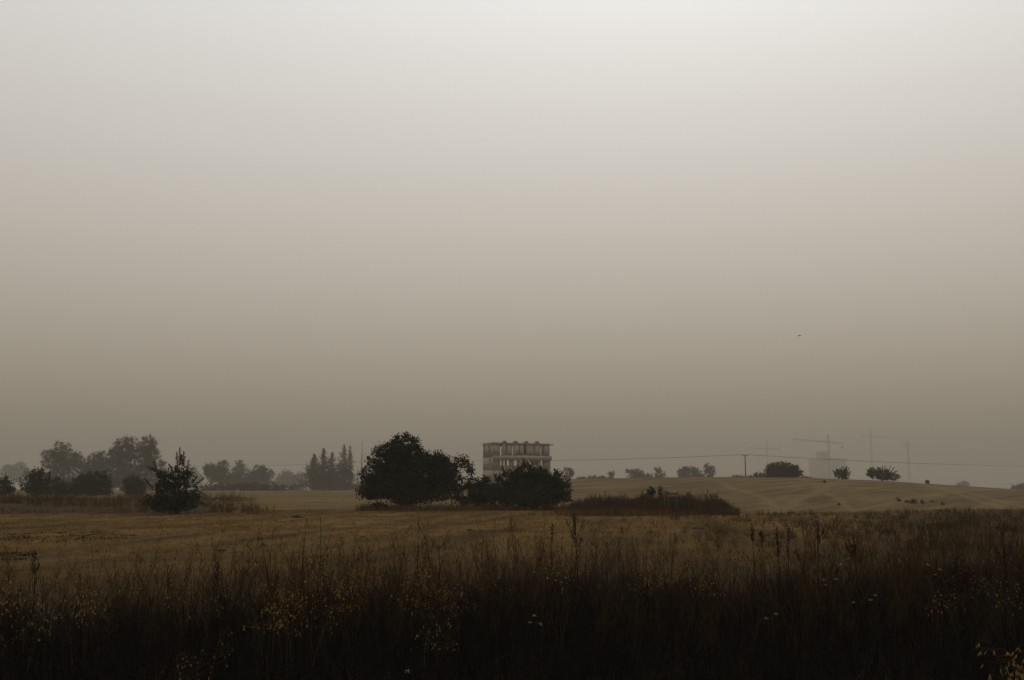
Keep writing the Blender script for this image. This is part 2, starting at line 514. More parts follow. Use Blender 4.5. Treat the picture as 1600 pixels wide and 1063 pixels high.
def spire(name, label, D, px, top, base_y, half_w, mat='leaf_far', leaf=.4, n=90, dens=1.0, group=None, seed=0, cat='tree', bare=.0, power=.8):
    """A narrow tree: straight stem, whorls of short upswept branches, foliage along them."""
    g = np.random.default_rng(seed + 500)
    t = P(px, top, D); b0 = t.copy(); b0[2] = tz(t[0], D)
    H = t[2] - b0[2]; w = half_w * M(D)
    root = empty(name, b0); tag(root, label, cat, group)
    tr = MB().tube([b0 + [0, 0, -.2], b0 + [w * .04, 0, H * .5], t], [H * .018, H * .011, .03], 6)
    br = []; mb = MB()
    for i in range(n):
        h = g.uniform(.03, 1.0) ** 1.25
        r = w * max(.05, (1 - h) ** power) * (g.uniform(.15, .7) if g.uniform() < .6 else g.uniform(.7, 1.7))
        a = g.uniform(0, 2 * math.pi)
        s = b0 + [0, 0, H * h * .97]
        e = s + np.array([math.cos(a) * r, math.sin(a) * r, r * g.uniform(.1, .7)])
        tr.tube([s, e], [.05, .015], 3, False)
        k = max(2, int(9 * dens * (.4 + r / w)))
        if g.uniform() < bare: k = 1
        q = s + (e - s) * g.uniform(.2, 1.1, (k, 1)) ** .7 + g.normal(size=(k, 3)) * leaf * .45
        mb.leaves(q, leaf, .5, g=g)
    mb.build('crown', MAT[mat], root, origin=b0)
    tr.build('trunk', MAT['bark'], root, origin=b0)
    return root

# --- the dark group in the middle of the field
tree('broadleaf_tree', 'largest dark rounded tree standing alone mid field, left of the ruined building', 'tree', 80,
     [(634, 706, 30, 28), (603, 722, 28, 30), (590, 748, 28, 24), (650, 742, 44, 38), (682, 735, 22, 28), (625, 764, 55, 18),
      (578, 771, 20, 9), (690, 762, 20, 22), (612, 706, 16, 16), (655, 715, 22, 26), (640, 779, 40, 9), (698, 742, 14, 26), (690, 722, 12, 14), (630, 740, 40, 34), (600, 760, 34, 18)],
     (634, 796), leaf=.19, clump=.36, per=2.6, nl=34, trunk_r=.26, seed=1, limbs=8, stems=2)
tree('broadleaf_tree', 'thin see-through dark tree squeezed between the largest tree and the wide bush', 'tree', 80.5,
     [(720, 721, 13, 11, 1), (733, 732, 8, 12, 1), (709, 740, 10, 18, 1.1), (727, 752, 12, 16, .9), (711, 768, 12, 18, 1.1), (739, 766, 10, 19, 1.1), (724, 778, 14, 14, 1)],
     (722, 796), leaf=.18, clump=.30, per=1.7, nl=26, trunk_r=.09, seed=2, limbs=6, stems=2)
tree('broadleaf_bush', 'wide dark green bush to the ground, in front of the ruined building', 'bush', 79,
     [(824, 751, 30, 28), (793, 760, 25, 25), (853, 760, 28, 26), (828, 777, 58, 17), (877, 770, 15, 19, 1), (772, 774, 16, 18), (868, 752, 14, 14, .8), (808, 745, 16, 14), (842, 742, 16, 14)],
     (825, 797), mat='leaf_green', leaf=.19, clump=.34, per=2.6, nl=34, trunk_r=.14, seed=3, stems=4,
     sprigs=[(862, 750, 872, 733), (866, 752, 880, 738), (872, 762, 892, 749), (876, 770, 896, 766), (870, 745, 866, 732), (790, 742, 784, 729), (778, 752, 772, 741)])
tree('shrub', 'low dark shrub filling the gap left of the wide bush', 'shrub', 80.3,
     [(752, 773, 14, 20), (744, 782, 12, 14), (758, 757, 8, 12, .7)], (751, 797), leaf=.18, clump=.32, per=2.4, nl=30, trunk_r=.07, seed=4, stems=3,
     sprigs=[(755, 762, 757, 744), (748, 764, 747, 746)])
tree('shrub', 'small flat shrub under the left skirt of the largest tree', 'shrub', 79.5,
     [(590, 791, 12, 5), (600, 793, 12, 4)], (592, 798), leaf=.14, clump=.2, per=3, nl=22, trunk_r=.03, seed=5, stems=3)

# --- the ragged tree on the left: wide skirt, thin leader
tree('ragged_tree', 'ragged dark tree with a wide skirt and one thin spiky leader, left in the field', 'tree', 68,
     [(272, 775, 30, 22), (258, 757, 20, 15), (285, 757, 16, 17), (300, 775, 20, 12, .8), (245, 782, 22, 14, .8), (270, 791, 42, 9, .9),
      (281, 738, 10, 12, .8), (266, 748, 16, 12, .9), (290, 748, 13, 13, .9), (282, 720, 4, 10, .2), (292, 738, 4, 11, .25), (252, 744, 9, 6, .4), (311, 772, 10, 6, .6)],
     (275, 804), leaf=.15, clump=.30, per=2.1, nl=26, trunk_r=.12, seed=6, limbs=9, stems=3, mat='leaf_dark',
     sprigs=[(282, 725, 281, 700), (278, 730, 276, 708), (287, 728, 287, 706), (291, 740, 295, 719), (258, 748, 236, 730), (255, 744, 229, 729),
             (250, 748, 240, 722), (272, 742, 264, 726), (300, 762, 318, 748), (298, 757, 308, 744), (240, 765, 226, 749), (245, 775, 222, 787), (305, 780, 323, 790)])

# --- the dark bushes behind the left bank
for i, (lobes, base, lab) in enumerate([
        ([(4, 757, 14, 13), (12, 760, 10, 10), (6, 767, 18, 8)], (4, 775), 'dark bush cut by the left edge of the picture'),
        ([(58, 745, 19, 17), (48, 757, 18, 13), (68, 756, 16, 14), (57, 767, 26, 8)], (58, 775), 'tallest dark round bush in the row at far left, flat topped'),
        ([(88, 758, 13, 14), (100, 764, 16, 10), (95, 768, 20, 7)], (92, 776), 'low dark bush just right of the flat topped round one'),
        ([(152, 750, 24, 14), (128, 752, 17, 13), (140, 760, 34, 11), (142, 768, 36, 7)], (142, 776), 'long oval dark bush below the tall eucalyptus trees'),
        ([(207, 755, 15, 13), (215, 762, 16, 10), (210, 768, 22, 7)], (208, 776), 'dark bush half hidden behind the ragged tree')]):
    tree('round_bush', lab, 'bush', 138 + 6 * i, lobes, base, mat='leaf_green', leaf=.3, clump=.55, per=2.2, nl=26, trunk_r=.12, seed=10 + i, stems=3,
         group='dark bushes behind the left bank')

# --- tall eucalyptus trees far left
EU = 'eucalyptus trees beyond the bank'
for i, (D, lobes, base, lab) in enumerate([
        (420, [(95, 706, 20, 16), (84, 722, 20, 16), (107, 722, 20, 18), (72, 712, 10, 9, .5), (96, 742, 24, 18), (120, 720, 12, 14, .9), (129, 735, 11, 18, .9)], (98, 770),
         'loose crowned eucalyptus, leftmost of the tall hazy trees'),
        (415, [(147, 722, 10, 16), (157, 716, 7, 16), (150, 742, 16, 20), (140, 738, 9, 15), (164, 733, 9, 20)], (150, 770), 'slim eucalyptus with two small points between two taller crowns'),
        (400, [(198, 700, 24, 19), (180, 716, 18, 18), (196, 724, 26, 22), (184, 744, 24, 20), (205, 746, 24, 18)], (190, 770),
         'broad domed eucalyptus, left half of the tallest hazy crown'),
        (395, [(232, 697, 14, 17), (238, 714, 11, 20), (225, 716, 16, 24), (228, 742, 18, 20), (242, 738, 7, 14, .6)], (228, 770),
         'tall eucalyptus with drooping foliage, right half of the tallest hazy crown'),
        (470, [(254, 726, 7, 9), (255, 742, 8, 14)], (255, 770), 'small hazy tree peeping above the left arm of the ragged tree')]):
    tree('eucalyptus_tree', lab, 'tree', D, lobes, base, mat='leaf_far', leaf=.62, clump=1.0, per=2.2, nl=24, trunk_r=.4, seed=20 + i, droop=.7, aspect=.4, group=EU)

# --- hazy trees left of the middle
for i, (D, lobes, base, lab) in enumerate([
        (540, [(326, 734, 8, 12), (334, 742, 10, 16)], (330, 770), 'small hazy tree with jagged top beside a squarer one'),
        (520, [(347, 732, 11, 13), (350, 748, 14, 16), (340, 745, 10, 14)], (347, 770), 'squarish hazy tree right of the ragged dark one'),
        (600, [(374, 730, 8, 11), (376, 743, 18, 14), (366, 752, 14, 13), (390, 752, 14, 12)], (376, 770), 'peaked hazy tree between two flat topped ones'),
        (560, [(404, 737, 14, 10), (416, 742, 13, 12), (405, 752, 24, 14)], (408, 770), 'flat topped hazy tree in the gap before the pale ones'),
        (900, [(449, 742, 9, 9), (440, 750, 12, 10), (466, 748, 14, 10), (456, 756, 26, 9)], (452, 768), 'palest hazy tree clump left of the spiky conifers'),
        (460, [(464, 763, 11, 6)], (464, 770), 'low hazy bush at the field edge left of the spiky conifers'),
        (1150, [(14, 733, 14, 8), (32, 730, 10, 9), (25, 743, 26, 12)], (22, 768), 'very faint tree in the mist at far left'),
        (1000, [(300, 738, 10, 9), (308, 750, 12, 12)], (303, 768), 'faint misty tree just right of the ragged tree top'),
        ]):
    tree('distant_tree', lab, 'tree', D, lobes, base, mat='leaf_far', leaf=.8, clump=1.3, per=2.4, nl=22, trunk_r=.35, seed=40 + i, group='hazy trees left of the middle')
g_ = 'spiky conifers at the field edge'
for i, (px, top, w, dens, bare, lab) in enumerate([
        (491, 709, 13, 2.2, 0, 'dense pointed conifer, leftmost of the spiky group'),
        (506, 700, 12, 1.7, 0, 'second conifer of the spiky group, narrow pointed top'),
        (519, 706, 13, 1.3, .1, 'broken topped conifer in the middle of the spiky group'),
        (538, 694, 16, 1.2, .15, 'tallest conifer of the spiky group, with bare upper twigs'),
        (547, 696, 8, 1.0, .1, 'needle thin conifer, rightmost of the spiky group')]):
    spire('conifer_tree', lab, 450 + 5 * i, px, top, 770, w * 1.55, leaf=.6, n=300, power=.95, dens=dens, group=g_, seed=i, bare=bare)
for i, (px, top, w, lab) in enumerate([(566, 688, 7, 'bare spindly tree hard against the left of the largest dark tree'),
                                       (559, 726, 5, 'short bare sapling between the conifers and the largest dark tree'),
                                       (479, 720, 5, 'bare leaning snag left of the spiky conifers')]):
    spire('bare_tree', lab, 560, px, top, 770, w, leaf=.45, n=80, dens=.35, seed=30 + i, bare=.5, group='bare spindly trees')
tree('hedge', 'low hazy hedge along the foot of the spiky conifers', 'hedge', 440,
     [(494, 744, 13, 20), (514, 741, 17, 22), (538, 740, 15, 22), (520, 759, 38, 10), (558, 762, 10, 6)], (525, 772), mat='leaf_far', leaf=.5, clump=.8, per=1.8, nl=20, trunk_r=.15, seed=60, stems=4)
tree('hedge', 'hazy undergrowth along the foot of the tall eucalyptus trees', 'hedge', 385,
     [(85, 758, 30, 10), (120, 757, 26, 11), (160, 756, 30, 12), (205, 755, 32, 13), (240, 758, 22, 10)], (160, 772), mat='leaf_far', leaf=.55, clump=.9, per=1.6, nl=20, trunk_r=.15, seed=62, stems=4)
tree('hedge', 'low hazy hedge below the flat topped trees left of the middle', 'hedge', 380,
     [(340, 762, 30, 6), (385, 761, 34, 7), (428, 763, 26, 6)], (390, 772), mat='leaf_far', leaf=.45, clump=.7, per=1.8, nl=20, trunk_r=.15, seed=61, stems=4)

# --- trees along and behind the ridge on the right
rid = 'trees along the ridge'
for i, (D, lobes, base, lab, mt) in enumerate([
        (420, [(886, 744, 10, 14, .8), (893, 735, 5, 7, .5)], (886, 752), 'thin hazy tree just right of the wide dark bush', 'leaf_far'),
        (480, [(910, 750, 13, 6), (928, 749, 12, 6), (942, 748, 10, 7)], (926, 752), 'low long hazy scrub on the ridge right of the wide bush', 'leaf_far'),
        (470, [(955, 744, 7, 7), (954, 752, 8, 6)], (955, 752), 'small rounded hazy bush ending the low ridge scrub', 'leaf_far'),
        (560, [(985, 737, 8, 6, .6), (996, 740, 12, 7), (1000, 748, 22, 7), (1012, 746, 13, 6)], (998, 752), 'ragged sloping hazy tree left of the small upright one', 'leaf_far'),
        (540, [(1029, 735, 6, 6), (1031, 743, 8, 7), (1031, 751, 8, 6)], (1030, 752), 'small upright hazy tree between two broader ones on the ridge', 'leaf_far'),
        (520, [(1077, 735, 15, 7), (1066, 742, 10, 8), (1090, 743, 10, 8), (1077, 749, 22, 7)], (1077, 752), 'broad domed hazy tree on the ridge left of the pole', 'leaf_far'),
        (520, [(1108, 731, 9, 7, .9), (1109, 739, 9, 8, .9), (1108, 749, 7, 8)], (1108, 752), 'round hazy tree nearest the pole on its left', 'leaf_far'),
        (218, [(1222, 732, 25, 10), (1243, 737, 13, 10), (1204, 737, 12, 9), (1222, 741, 33, 7)], (1222, 749), 'widest domed bush on the ridge, just right of the pole', 'leaf_scrub'),
        (220, [(1182, 742, 4, 4), (1190, 744, 5, 3)], (1184, 748), 'tiny bush between the pole and the widest ridge bush', 'leaf_scrub'),
        (218, [(1315, 742, 11, 8), (1309, 737, 5, 5, .5), (1322, 736, 5, 5, .5)], (1315, 752), 'small spiky bush on the ridge under the nearest crane', 'leaf_scrub'),
        (212, [(1374, 741, 18, 10), (1392, 745, 12, 7), (1362, 738, 9, 8, .8), (1402, 743, 4, 5, .5)], (1378, 754), 'spiky wide bush on the ridge, right of the smaller spiky one', 'leaf_scrub'),
        (205, [(1449, 754, 3, 4), (1451, 757, 4, 3), (1450, 759, 5, 2)], (1450, 757), 'tiny lone shrub on the sloping skyline at right', 'leaf_scrub'),
        (1000, [(1508, 757, 8, 5), (1500, 759, 8, 4)], (1505, 764), 'very faint far tree behind the sloping skyline', 'leaf_far'),
        (520, [(1590, 762, 10, 5), (1602, 760, 8, 6)], (1592, 768), 'hazy bush cut by the right edge of the picture', 'leaf_far'),
        ]):
    spr = []
    if D in (218, 212) and 'spiky' in lab:
        cx, cy = base[0], lobes[0][1]
        rw = lobes[0][2]
        spr = [(cx + a * rw * .7, cy, cx + a * rw * 1.2, cy - 9 - 4 * math.sin(a * 31)) for a in (-1.1, -.85, -.6, -.42, -.2, .05, .25, .4, .65, .9, 1.15)]
    tree('ridge_bush' if 'bush' in lab or 'scrub' in lab or 'shrub' in lab else 'ridge_tree', lab,
         'bush' if 'bush' in lab or 'scrub' in lab or 'shrub' in lab else 'tree', D, lobes, base, mat=mt,
         leaf=.30 if D < 250 else .7, clump=.42 if D < 250 else 1.1, per=2.2, nl=22, trunk_r=.12, seed=70 + i, group=rid, stems=3, sprigs=spr)

# --- little tufts on the slope
for i, (px, py, rx, ry, lab) in enumerate([
        (1404, 781, 3.2, 3.0, 'dark tuft at the left end of the tuft line on the slope'),
        (1417, 784.5, 4.5, 1.8, 'flat dark tuft, second from left in the tuft line on the slope'),
        (1428, 784, 5.5, 3.6, 'largest dark tuft in the line on the slope'),
        (1441, 784, 3.8, 3.6, 'round dark tuft right of the largest on the slope'),
        (1456, 784.5, 2.6, 1.2, 'thin small tuft near the right of the line on the slope'),
        (1473, 788, 2.4, 3.0, 'lone upright tuft at the right end of the line on the slope'),
        (1288, 753, 2.0, 2.2, 'small tuft near the ridge top left of the small spiky bush'),
        (1311, 788, 2.0, 2.6, 'single small tuft low on the slope, left of the tuft line')]):
    D = 150.0 if py > 770 else 195.0
    for k in range(40):                                  # settle it where the slope really is along that sight line
        p = P(px, py + ry, D); D += (p[2] - tz(p[0], D)) / max(.004, (py + ry - HOR) / FPX + .035) * .4
        D = min(max(D, 95), 208)
    m = M(D)
    tree('slope_tuft', lab, 'tuft', D, [(px, py, rx, ry)], (px, py + ry), mat='leaf_scrub', leaf=.14, clump=.2, per=3, nl=16,
         trunk_r=.02, seed=120 + i, group='tufts on the pale slope', stems=2)

# ------------------------------------------------------------------ ruined concrete building
def building():
    D = 280.0
    a = R(20)
    near = P(770, 764, D); gz = tz(near[0], D)
    root = empty('ruined_building', (near[0], near[1], gz), a)
    tag(root, 'roofless grey concrete shell building with open windows and small arches on top', 'building')
    W, Dp = 16.6, 8.6
    top = P(770, 693, D)[2] - gz             # height of the roof slab
    s = 3.45                                 # storey height
    zf = [top - 4 * s, top - 3 * s, top - 2 * s, top - s, top]
    t = .28
    def part(name, mb, mat='concrete'):
        return mb.build(name, MAT[mat], root)
    # floor slabs
    for k, z in enumerate(zf[1:4]):
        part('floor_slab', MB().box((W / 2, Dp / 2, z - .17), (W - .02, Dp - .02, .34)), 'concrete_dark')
    rs = part('roof_slab', MB().box((W / 2 + .55, Dp / 2, top - .14), (W + 1.3, Dp + .3, .28)), 'concrete')
    MB().box((W / 2 - .2, -.19, top + .1), (W + .3, .18, .2)).build('coping', MAT['concrete'], rs)
    part('corner_parapet', MB().box((.9, Dp / 2, top + .16), (2.0, Dp + .2, .32)), 'concrete')
    # wall of a storey: solid pieces between openings, lintel and sill
    def wall(y, z0, z1, openings, sill, head, along='x', at=0.0, length=W, mat='concrete'):
        edges = [0.0]
        for o0, o1 in openings: edges += [o0, o1]
        edges.append(length)
        def put(name, u0, u1, za, zb, mt=mat):
            if u1 - u0 < .02 or zb - za < .02: return
            if along == 'x': b = MB().box(((u0 + u1) / 2, y, (za + zb) / 2), (u1 - u0, t, zb - za))
            else: b = MB().box((at, (u0 + u1) / 2, (za + zb) / 2), (t, u1 - u0, zb - za))
            part(name, b, mt)
        for i in range(0, len(edges), 2):
            put('pier', edges[i], edges[i + 1], z0, z1)
        for o0, o1 in openings:
            put('window_sill', o0, o1, z0, z0 + sill)
            put('lintel', o0, o1, z1 - head, z1)
    # top storey, open frame; clear slots line up through the shell
    px2u = lambda px: (px - 770) * M(D + 5) / math.cos(a) * 1.0
    def slots(lst): return [(px2u(p0), px2u(p1)) for p0, p1 in lst]
    f_top = slots([(780.4, 783.2), (789.6, 791.2), (799.4, 801), (809.6, 811), (817, 820.6), (832.6, 833.8), (842.2, 843.4), (846, 848.2)])
    wall(0.0 + t / 2, zf[3], top - .28, f_top, .35, .12)
    thru = (Dp - t) * math.tan(a)
    def behind(lst): return [(p + thru - .05, q + thru + .25) for p, q in lst if q + thru + .3 < W]
    b_top = behind(slots([(780.4, 782.6), (799.6, 799.9)]))
    wall(Dp - t / 2, zf[3], top - .28, b_top, .35, .12)
    # band course: the projecting balcony parapet below it
    part('balcony_parapet', MB().box((W / 2 + .2, -.42, zf[3] - .35), (W + .5, .5, 1.05)))
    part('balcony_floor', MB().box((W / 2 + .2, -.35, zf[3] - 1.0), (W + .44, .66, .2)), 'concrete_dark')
    # rounded stair bay at the right end
    bay = MB()
    n = 12
    ring = [(W + .0 + 1.15 * math.sin(th), Dp * .32 - 2.2 * math.cos(th)) for th in np.linspace(0, math.pi, n)]
    for (x0, y0), (x1, y1) in zip(ring[:-1], ring[1:]):
        q = np.array([(x0, y0, zf[0] - 1), (x1, y1, zf[0] - 1), (x1, y1, zf[3] + .1), (x0, y0, zf[3] + .1)])
        inn = q.copy(); inn[:, 0] -= .22
        V = np.concatenate([q, inn])
        bay.add(V, [(0, 1, 2), (0, 2, 3), (4, 6, 5), (4, 7, 6), (3, 2, 6), (3, 6, 7)])
    part('rounded_stair_bay', bay)
    # second storey from the top
    f2 = slots([(780.6, 783.2), (786, 789.2), (791.2, 794.6), (802.2, 806.2), (812, 817), (818, 821), (824, 826.2), (827, 829), (834.8, 838.6), (843, 848)])
    wall(t / 2, zf[2], zf[3] - .34, f2, .95, .35)
    b2 = behind(slots([(780.6, 782.4), (786, 788.6), (791.2, 794), (802.2, 805.6), (812, 815.8), (818, 820), (824, 825.4), (827, 828.4)]))
    wall(Dp - t / 2, zf[2], zf[3] - .34, b2, .95, .35)
    part('string_course', MB().box((W / 2, -.07, zf[2] + .05), (W, .14, .22)), 'concrete')
    # lower storeys
    for k in (0, 1):
        ops = slots([(783 + 12 * j, 788 + 12 * j) for j in range(6)])
        wall(t / 2, zf[k] - (1.5 if k == 0 else 0), zf[k + 1] - .34, ops, 1.0 + (1.5 if k == 0 else 0), .5)
        wall(Dp - t / 2, zf[k] - (1.5 if k == 0 else 0), zf[k + 1] - .34, ops, 1.0 + (1.5 if k == 0 else 0), .5)
    # side walls
    for at, mt in ((t / 2 - .002, 'concrete'), (W - t / 2 + .002, 'concrete')):
        wall(0, zf[3], top - .28, [(1.2, 3.6), (5.0, 7.9)] if at > 1 else [(2.6, 3.4), (7.2, 7.7)], .4, .3, 'y', at, Dp, mt)
        wall(0, zf[2], zf[3] - .34, [(1.6, 3.0), (4.0, 6.9)] if at > 1 else [(2.0, 2.9)], .9, .35, 'y', at, Dp, mt)
        wall(0, zf[1], zf[2] - .34, [], 0, 0, 'y', at, Dp, mt)
        wall(0, zf[0] - 1.5, zf[1] - .34, [], 0, 0, 'y', at, Dp, mt)
    # inner columns seen through the openings
    for u in (5.2, 10.6):
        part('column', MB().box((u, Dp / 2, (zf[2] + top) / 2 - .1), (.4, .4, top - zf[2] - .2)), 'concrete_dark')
    # four little arched hoods on the roof edge
    for px in (787.3, 804.3, 820.5, 837.0):
        u = px2u(px); mb = MB()
        arc = [(u + .68 * math.cos(th), top + .12 + .72 * math.sin(th)) for th in np.linspace(0, math.pi, 9)]
        for (x0, z0), (x1, z1) in zip(arc[:-1], arc[1:]):
            xi0, zi0, xi1, zi1 = u + (x0 - u) * .62, top + .12 + (z0 - top - .12) * .62, u + (x1 - u) * .62, top + .12 + (z1 - top - .12) * .62
            V = [(x0, -.32, z0), (x1, -.32, z1), (xi1, -.32, zi1), (xi0, -.32, zi0), (x0, .8, z0), (x1, .8, z1), (xi1, .8, zi1), (xi0, .8, zi0)]
            mb.add(V, [(0, 2, 1), (0, 3, 2), (4, 5, 6), (4, 6, 7), (0, 1, 5), (0, 5, 4), (3, 7, 6), (3, 6, 2)])
        ar = part('roof_arch', mb)
        MB().box((u, .1, top + .26), (.8, .1, .5)).build('infill', MAT['concrete_dark'], ar)
    return root
building()

# ------------------------------------------------------------------ poles and wires
POLES = [(205, 727.5, 520.0), (640, 718.5, 400.0), (1164, 711.5, 310.0), (1745, 730.5, 330.0)]
pole_lab = ['wooden power pole hidden behind the tallest eucalyptus crown', 'wooden power pole hidden behind the largest dark tree',
            'wooden power pole with crossarm standing on the ridge', 'wooden power pole beyond the right edge of the picture']
ends = []
for i, (px, py, D) in enumerate(POLES):
    t = P(px, py, D); gz = tz(t[0], D)
    root = empty('power_pole', (t[0], t[1], gz))
    tag(root, pole_lab[i], 'pole', 'poles of the power line')
    H = t[2] - gz
    MB().tube([(0, 0, -.4), (0, 0, H * .6), (0, 0, H)], [.2, .17, .13], 10).build('pole', MAT['wood'], root, True)
    MB().box((0, 0, H - .12), (1.9, .16, .16), R(20)).build('crossarm', MAT['wood'], root)
    row = []
    for k, off in enumerate((-.85, .85)):
        c = np.array([off * math.cos(R(20)), off * math.sin(R(20)), H - .04])
        MB().tube([c, c + [0, 0, .12], c + [0, 0, .16], c + [0, 0, .28]], [.05, .05, .09, .06], 8).build('insulator', MAT['ceramic'], root, True)
        row.append(c + [t[0], t[1], gz + .26])   # k 0 is the nearer side
    ends.append(row)
wire_lab = [('left span', 'between eucalyptus and largest tree'), ('middle span', 'from largest tree to ridge pole'),
            ('right span', 'from ridge pole to right edge')]
for i in range(3):
    for k in range(2):
        a, b = ends[i][k], ends[i + 1][k]
        n = 24; sag = np.linalg.norm(b - a) * .008
        pts = [a + (b - a) * s - np.array([0, 0, sag * 4 * s * (1 - s)]) for s in np.linspace(0, 1, n + 1)]
        o = MB().tube(pts, [.025] * (n + 1), 4).build('power_wire', MAT['wire'])
        tag(o, '%s power wire of the %s, sagging %s' % (('nearer', 'farther')[k], wire_lab[i][0], wire_lab[i][1]), 'wire', 'wires of the %s' % wire_lab[i][0])

# ------------------------------------------------------------------ construction site in the mist
def lattice(mb, p0, p1, w, step, r, up=(0, 0, 1)):
    p0 = np.asarray(p0, float); p1 = np.asarray(p1, float)
    d = p1 - p0; L = np.linalg.norm(d); d /= L
    a = np.cross(d, up)
    if np.linalg.norm(a) < .1: a = np.cross(d, (0, 1, 0))
    a /= np.linalg.norm(a); b = np.cross(d, a)
    cs = [(-1, -1), (1, -1), (1, 1), (-1, 1)]
    for s, q in cs:
        o_ = a * s * w / 2 + b * q * w / 2
        mb.tube([p0 + o_, p1 + o_], [r, r], 4)
    n = max(1, int(L / step))
    for i in range(n):
        u0, u1 = p0 + d * L * i / n, p0 + d * L * (i + 1) / n
        for j in range(4):
            s0, q0 = cs[j]; s1, q1 = cs[(j + 1) % 4]
            mb.tube([u0 + a * s0 * w / 2 + b * q0 * w / 2, u1 + a * s1 * w / 2 + b * q1 * w / 2], [r * .7, r * .7], 3, False)
    return mb

def crane(label, D, px, top_y, jib_y, left_px, right_px, tilt, r=.32, base_z=None):
    p = P(px, top_y, D); gz = .9
    root = empty('tower_crane', (p[0], D, gz))
    tag(root, label, 'crane', 'tower cranes in the mist')
    zt = p[2] - gz; zj = P(px, jib_y, D)[2] - gz
    lattice(MB(), (0, 0, 0), (0, 0, zj), 3.0, 4.5, r).build('mast', MAT['crane'], root)
    lattice(MB(), (0, 0, zj), (0, 0, zt), 2.0, 4.0, r).build('apex_tower', MAT['crane'], root)
    xl, xr = X(left_px, D) - p[0], X(right_px, D) - p[0]
    jib, cj = (xl, xr) if abs(xl) > abs(xr) else (xr, xl)
    je = np.array([jib, abs(jib) * .25, zj - jib * tilt]); ce = np.array([cj, -abs(cj) * .25, zj - cj * tilt])
    lattice(MB(), (0, 0, zj), je, 2.0, 4.0, r).build('jib', MAT['crane'], root)
    lattice(MB(), (0, 0, zj), ce, 2.0, 4.0, r).build('counter_jib', MAT['crane'], root)
    MB().box(ce * .93 + [0, 0, -1.2], (4.0, 2.0, 3.6)).build('counterweight', MAT['concrete_dark'], root)
    MB().box((1.2, -1.6, zj - 2.2), (2.0, 2.0, 2.6)).build('operator_cab', MAT['crane'], root)
    MB().box(je * .6 + [0, 0, -1.6], (2.0, 1.6, 1.4)).build('trolley', MAT['crane'], root)
    for e in (je * .7, je * .35, ce * .9):
        MB().tube([(0, 0, zt - .4), e + (np.array([0, 0, zj]) * (1 - (.7 if e is not None else 1)) * 0)], [.12, .12], 4).build('tie_rod', MAT['crane'], root)
    return root
crane('nearest tower crane, with long jib left and short counter jib, above the misty tower block', 2000, 1294, 679, 691, 1246, 1319, .10)
crane('faint tower crane with jib pointing right, right of the nearest crane', 2550, 1360, 670, 682, 1349, 1390, .02)
crane('faint tower crane with level jib, left of the nearest crane', 2550, 1198, 689, 701, 1169, 1221, .05)
crane('faintest tower crane seen nearly end on, rightmost of the cranes', 2550, 1418, 689, 695, 1414, 1427, .0, .42)

def tower_block(label, D, px0, px1, top_y, floors, seed):
    a, b = X(px0, D), X(px1, D); gz = .9
    H = P(px0, top_y, D)[2] - gz; W = b - a
    root = empty('tower_block', ((a + b) / 2, D, gz))
    tag(root, label, 'building', 'unfinished tower blocks in the mist')
    fh = H / floors
    MB().box((0, W * .35, H / 2), (W * .86, W * .6, H - .02)).build('core', MAT['crane'], root)
    for k in range(1, floors + 1):
        MB().box((0, W * .35, k * fh), (W, W * .78, .7)).build('floor_slab', MAT['concrete_dark'], root)
    for sx in (-.46, -.16, .16, .46):
        MB().box((sx * W, -W * .02, H / 2), (.9, .9, H)).build('column', MAT['crane'], root)
    return root
tower_block('misty unfinished tower block directly under the nearest crane', 2500, 1280, 1298, 706, 14, 1)
tower_block('misty block stepping down left of the one under the crane', 2600, 1267, 1281, 718, 11, 2)
tower_block('misty block right of the one under the nearest crane', 2650, 1299, 1326, 716, 11, 3)

# ------------------------------------------------------------------ bird
def bird():
    c = P(1249, 525, 95.0)
    root = empty('flying_bird', c, R(12))
    tag(root, 'tiny dark bird gliding alone in the pale sky at right', 'bird')
    mb = MB().tube([(-.16, 0, 0), (-.1, 0, .015), (0, 0, .02), (.09, 0, .01), (.13, 0, .005), (.17, 0, -.005)], [.008, .03, .042, .03, .022, .004], 8)
    V = [(.06, .03, .01), (-.06, .03, .01), (-.03, .17, .05), (.05, .16, .05), (-.04, .30, .02)]
    for s in (1, -1):
        W = np.array(V) * [1, s, 1]
        mb.add(np.concatenate([W, W + [0, 0, .012]]), [(0, 1, 2), (0, 2, 3), (3, 2, 4), (5, 7, 6), (5, 8, 7), (8, 9, 7)])
    mb.add([(-.14, .015, 0), (-.14, -.015, 0), (-.25, -.04, 0), (-.25, .04, 0), (-.14, 0, .012)], [(0, 1, 2), (0, 2, 3), (4, 3, 2)])
    mb.build('body', MAT['bird'], root, True)
bird()

# ------------------------------------------------------------------ plant templates
def blade(g, h, w, bend):
    a = g.uniform(0, 2 * math.pi); d = np.array([math.cos(a), math.sin(a), 0]); e = np.array([-d[1], d[0], 0])
    s = np.array([0, .4, .75, 1.0])
    c = np.outer(s ** 1.8 * bend * h, d) + np.outer(s * h * (1 - .25 * bend * s), [0, 0, 1])
    wd = w * np.array([1, .85, .55, .12])
    V = np.concatenate([c + np.outer(wd / 2, e), c - np.outer(wd / 2, e)])
    T = []
    for i in range(3): T += [(i, i + 1, i + 5), (i, i + 5, i + 4)]
    return V, T
def tuft_template(g, n, h, w, spread=.08, bend=.35):
    mb = MB()
    for i in range(n):
        V, T = blade(g, h * g.uniform(.5, 1.1), w * g.uniform(.7, 1.3), bend * g.uniform(.2, 1.6))
        mb.add(V + np.array([g.normal() * spread, g.normal() * spread, 0]), T)
    return mb.arrays()
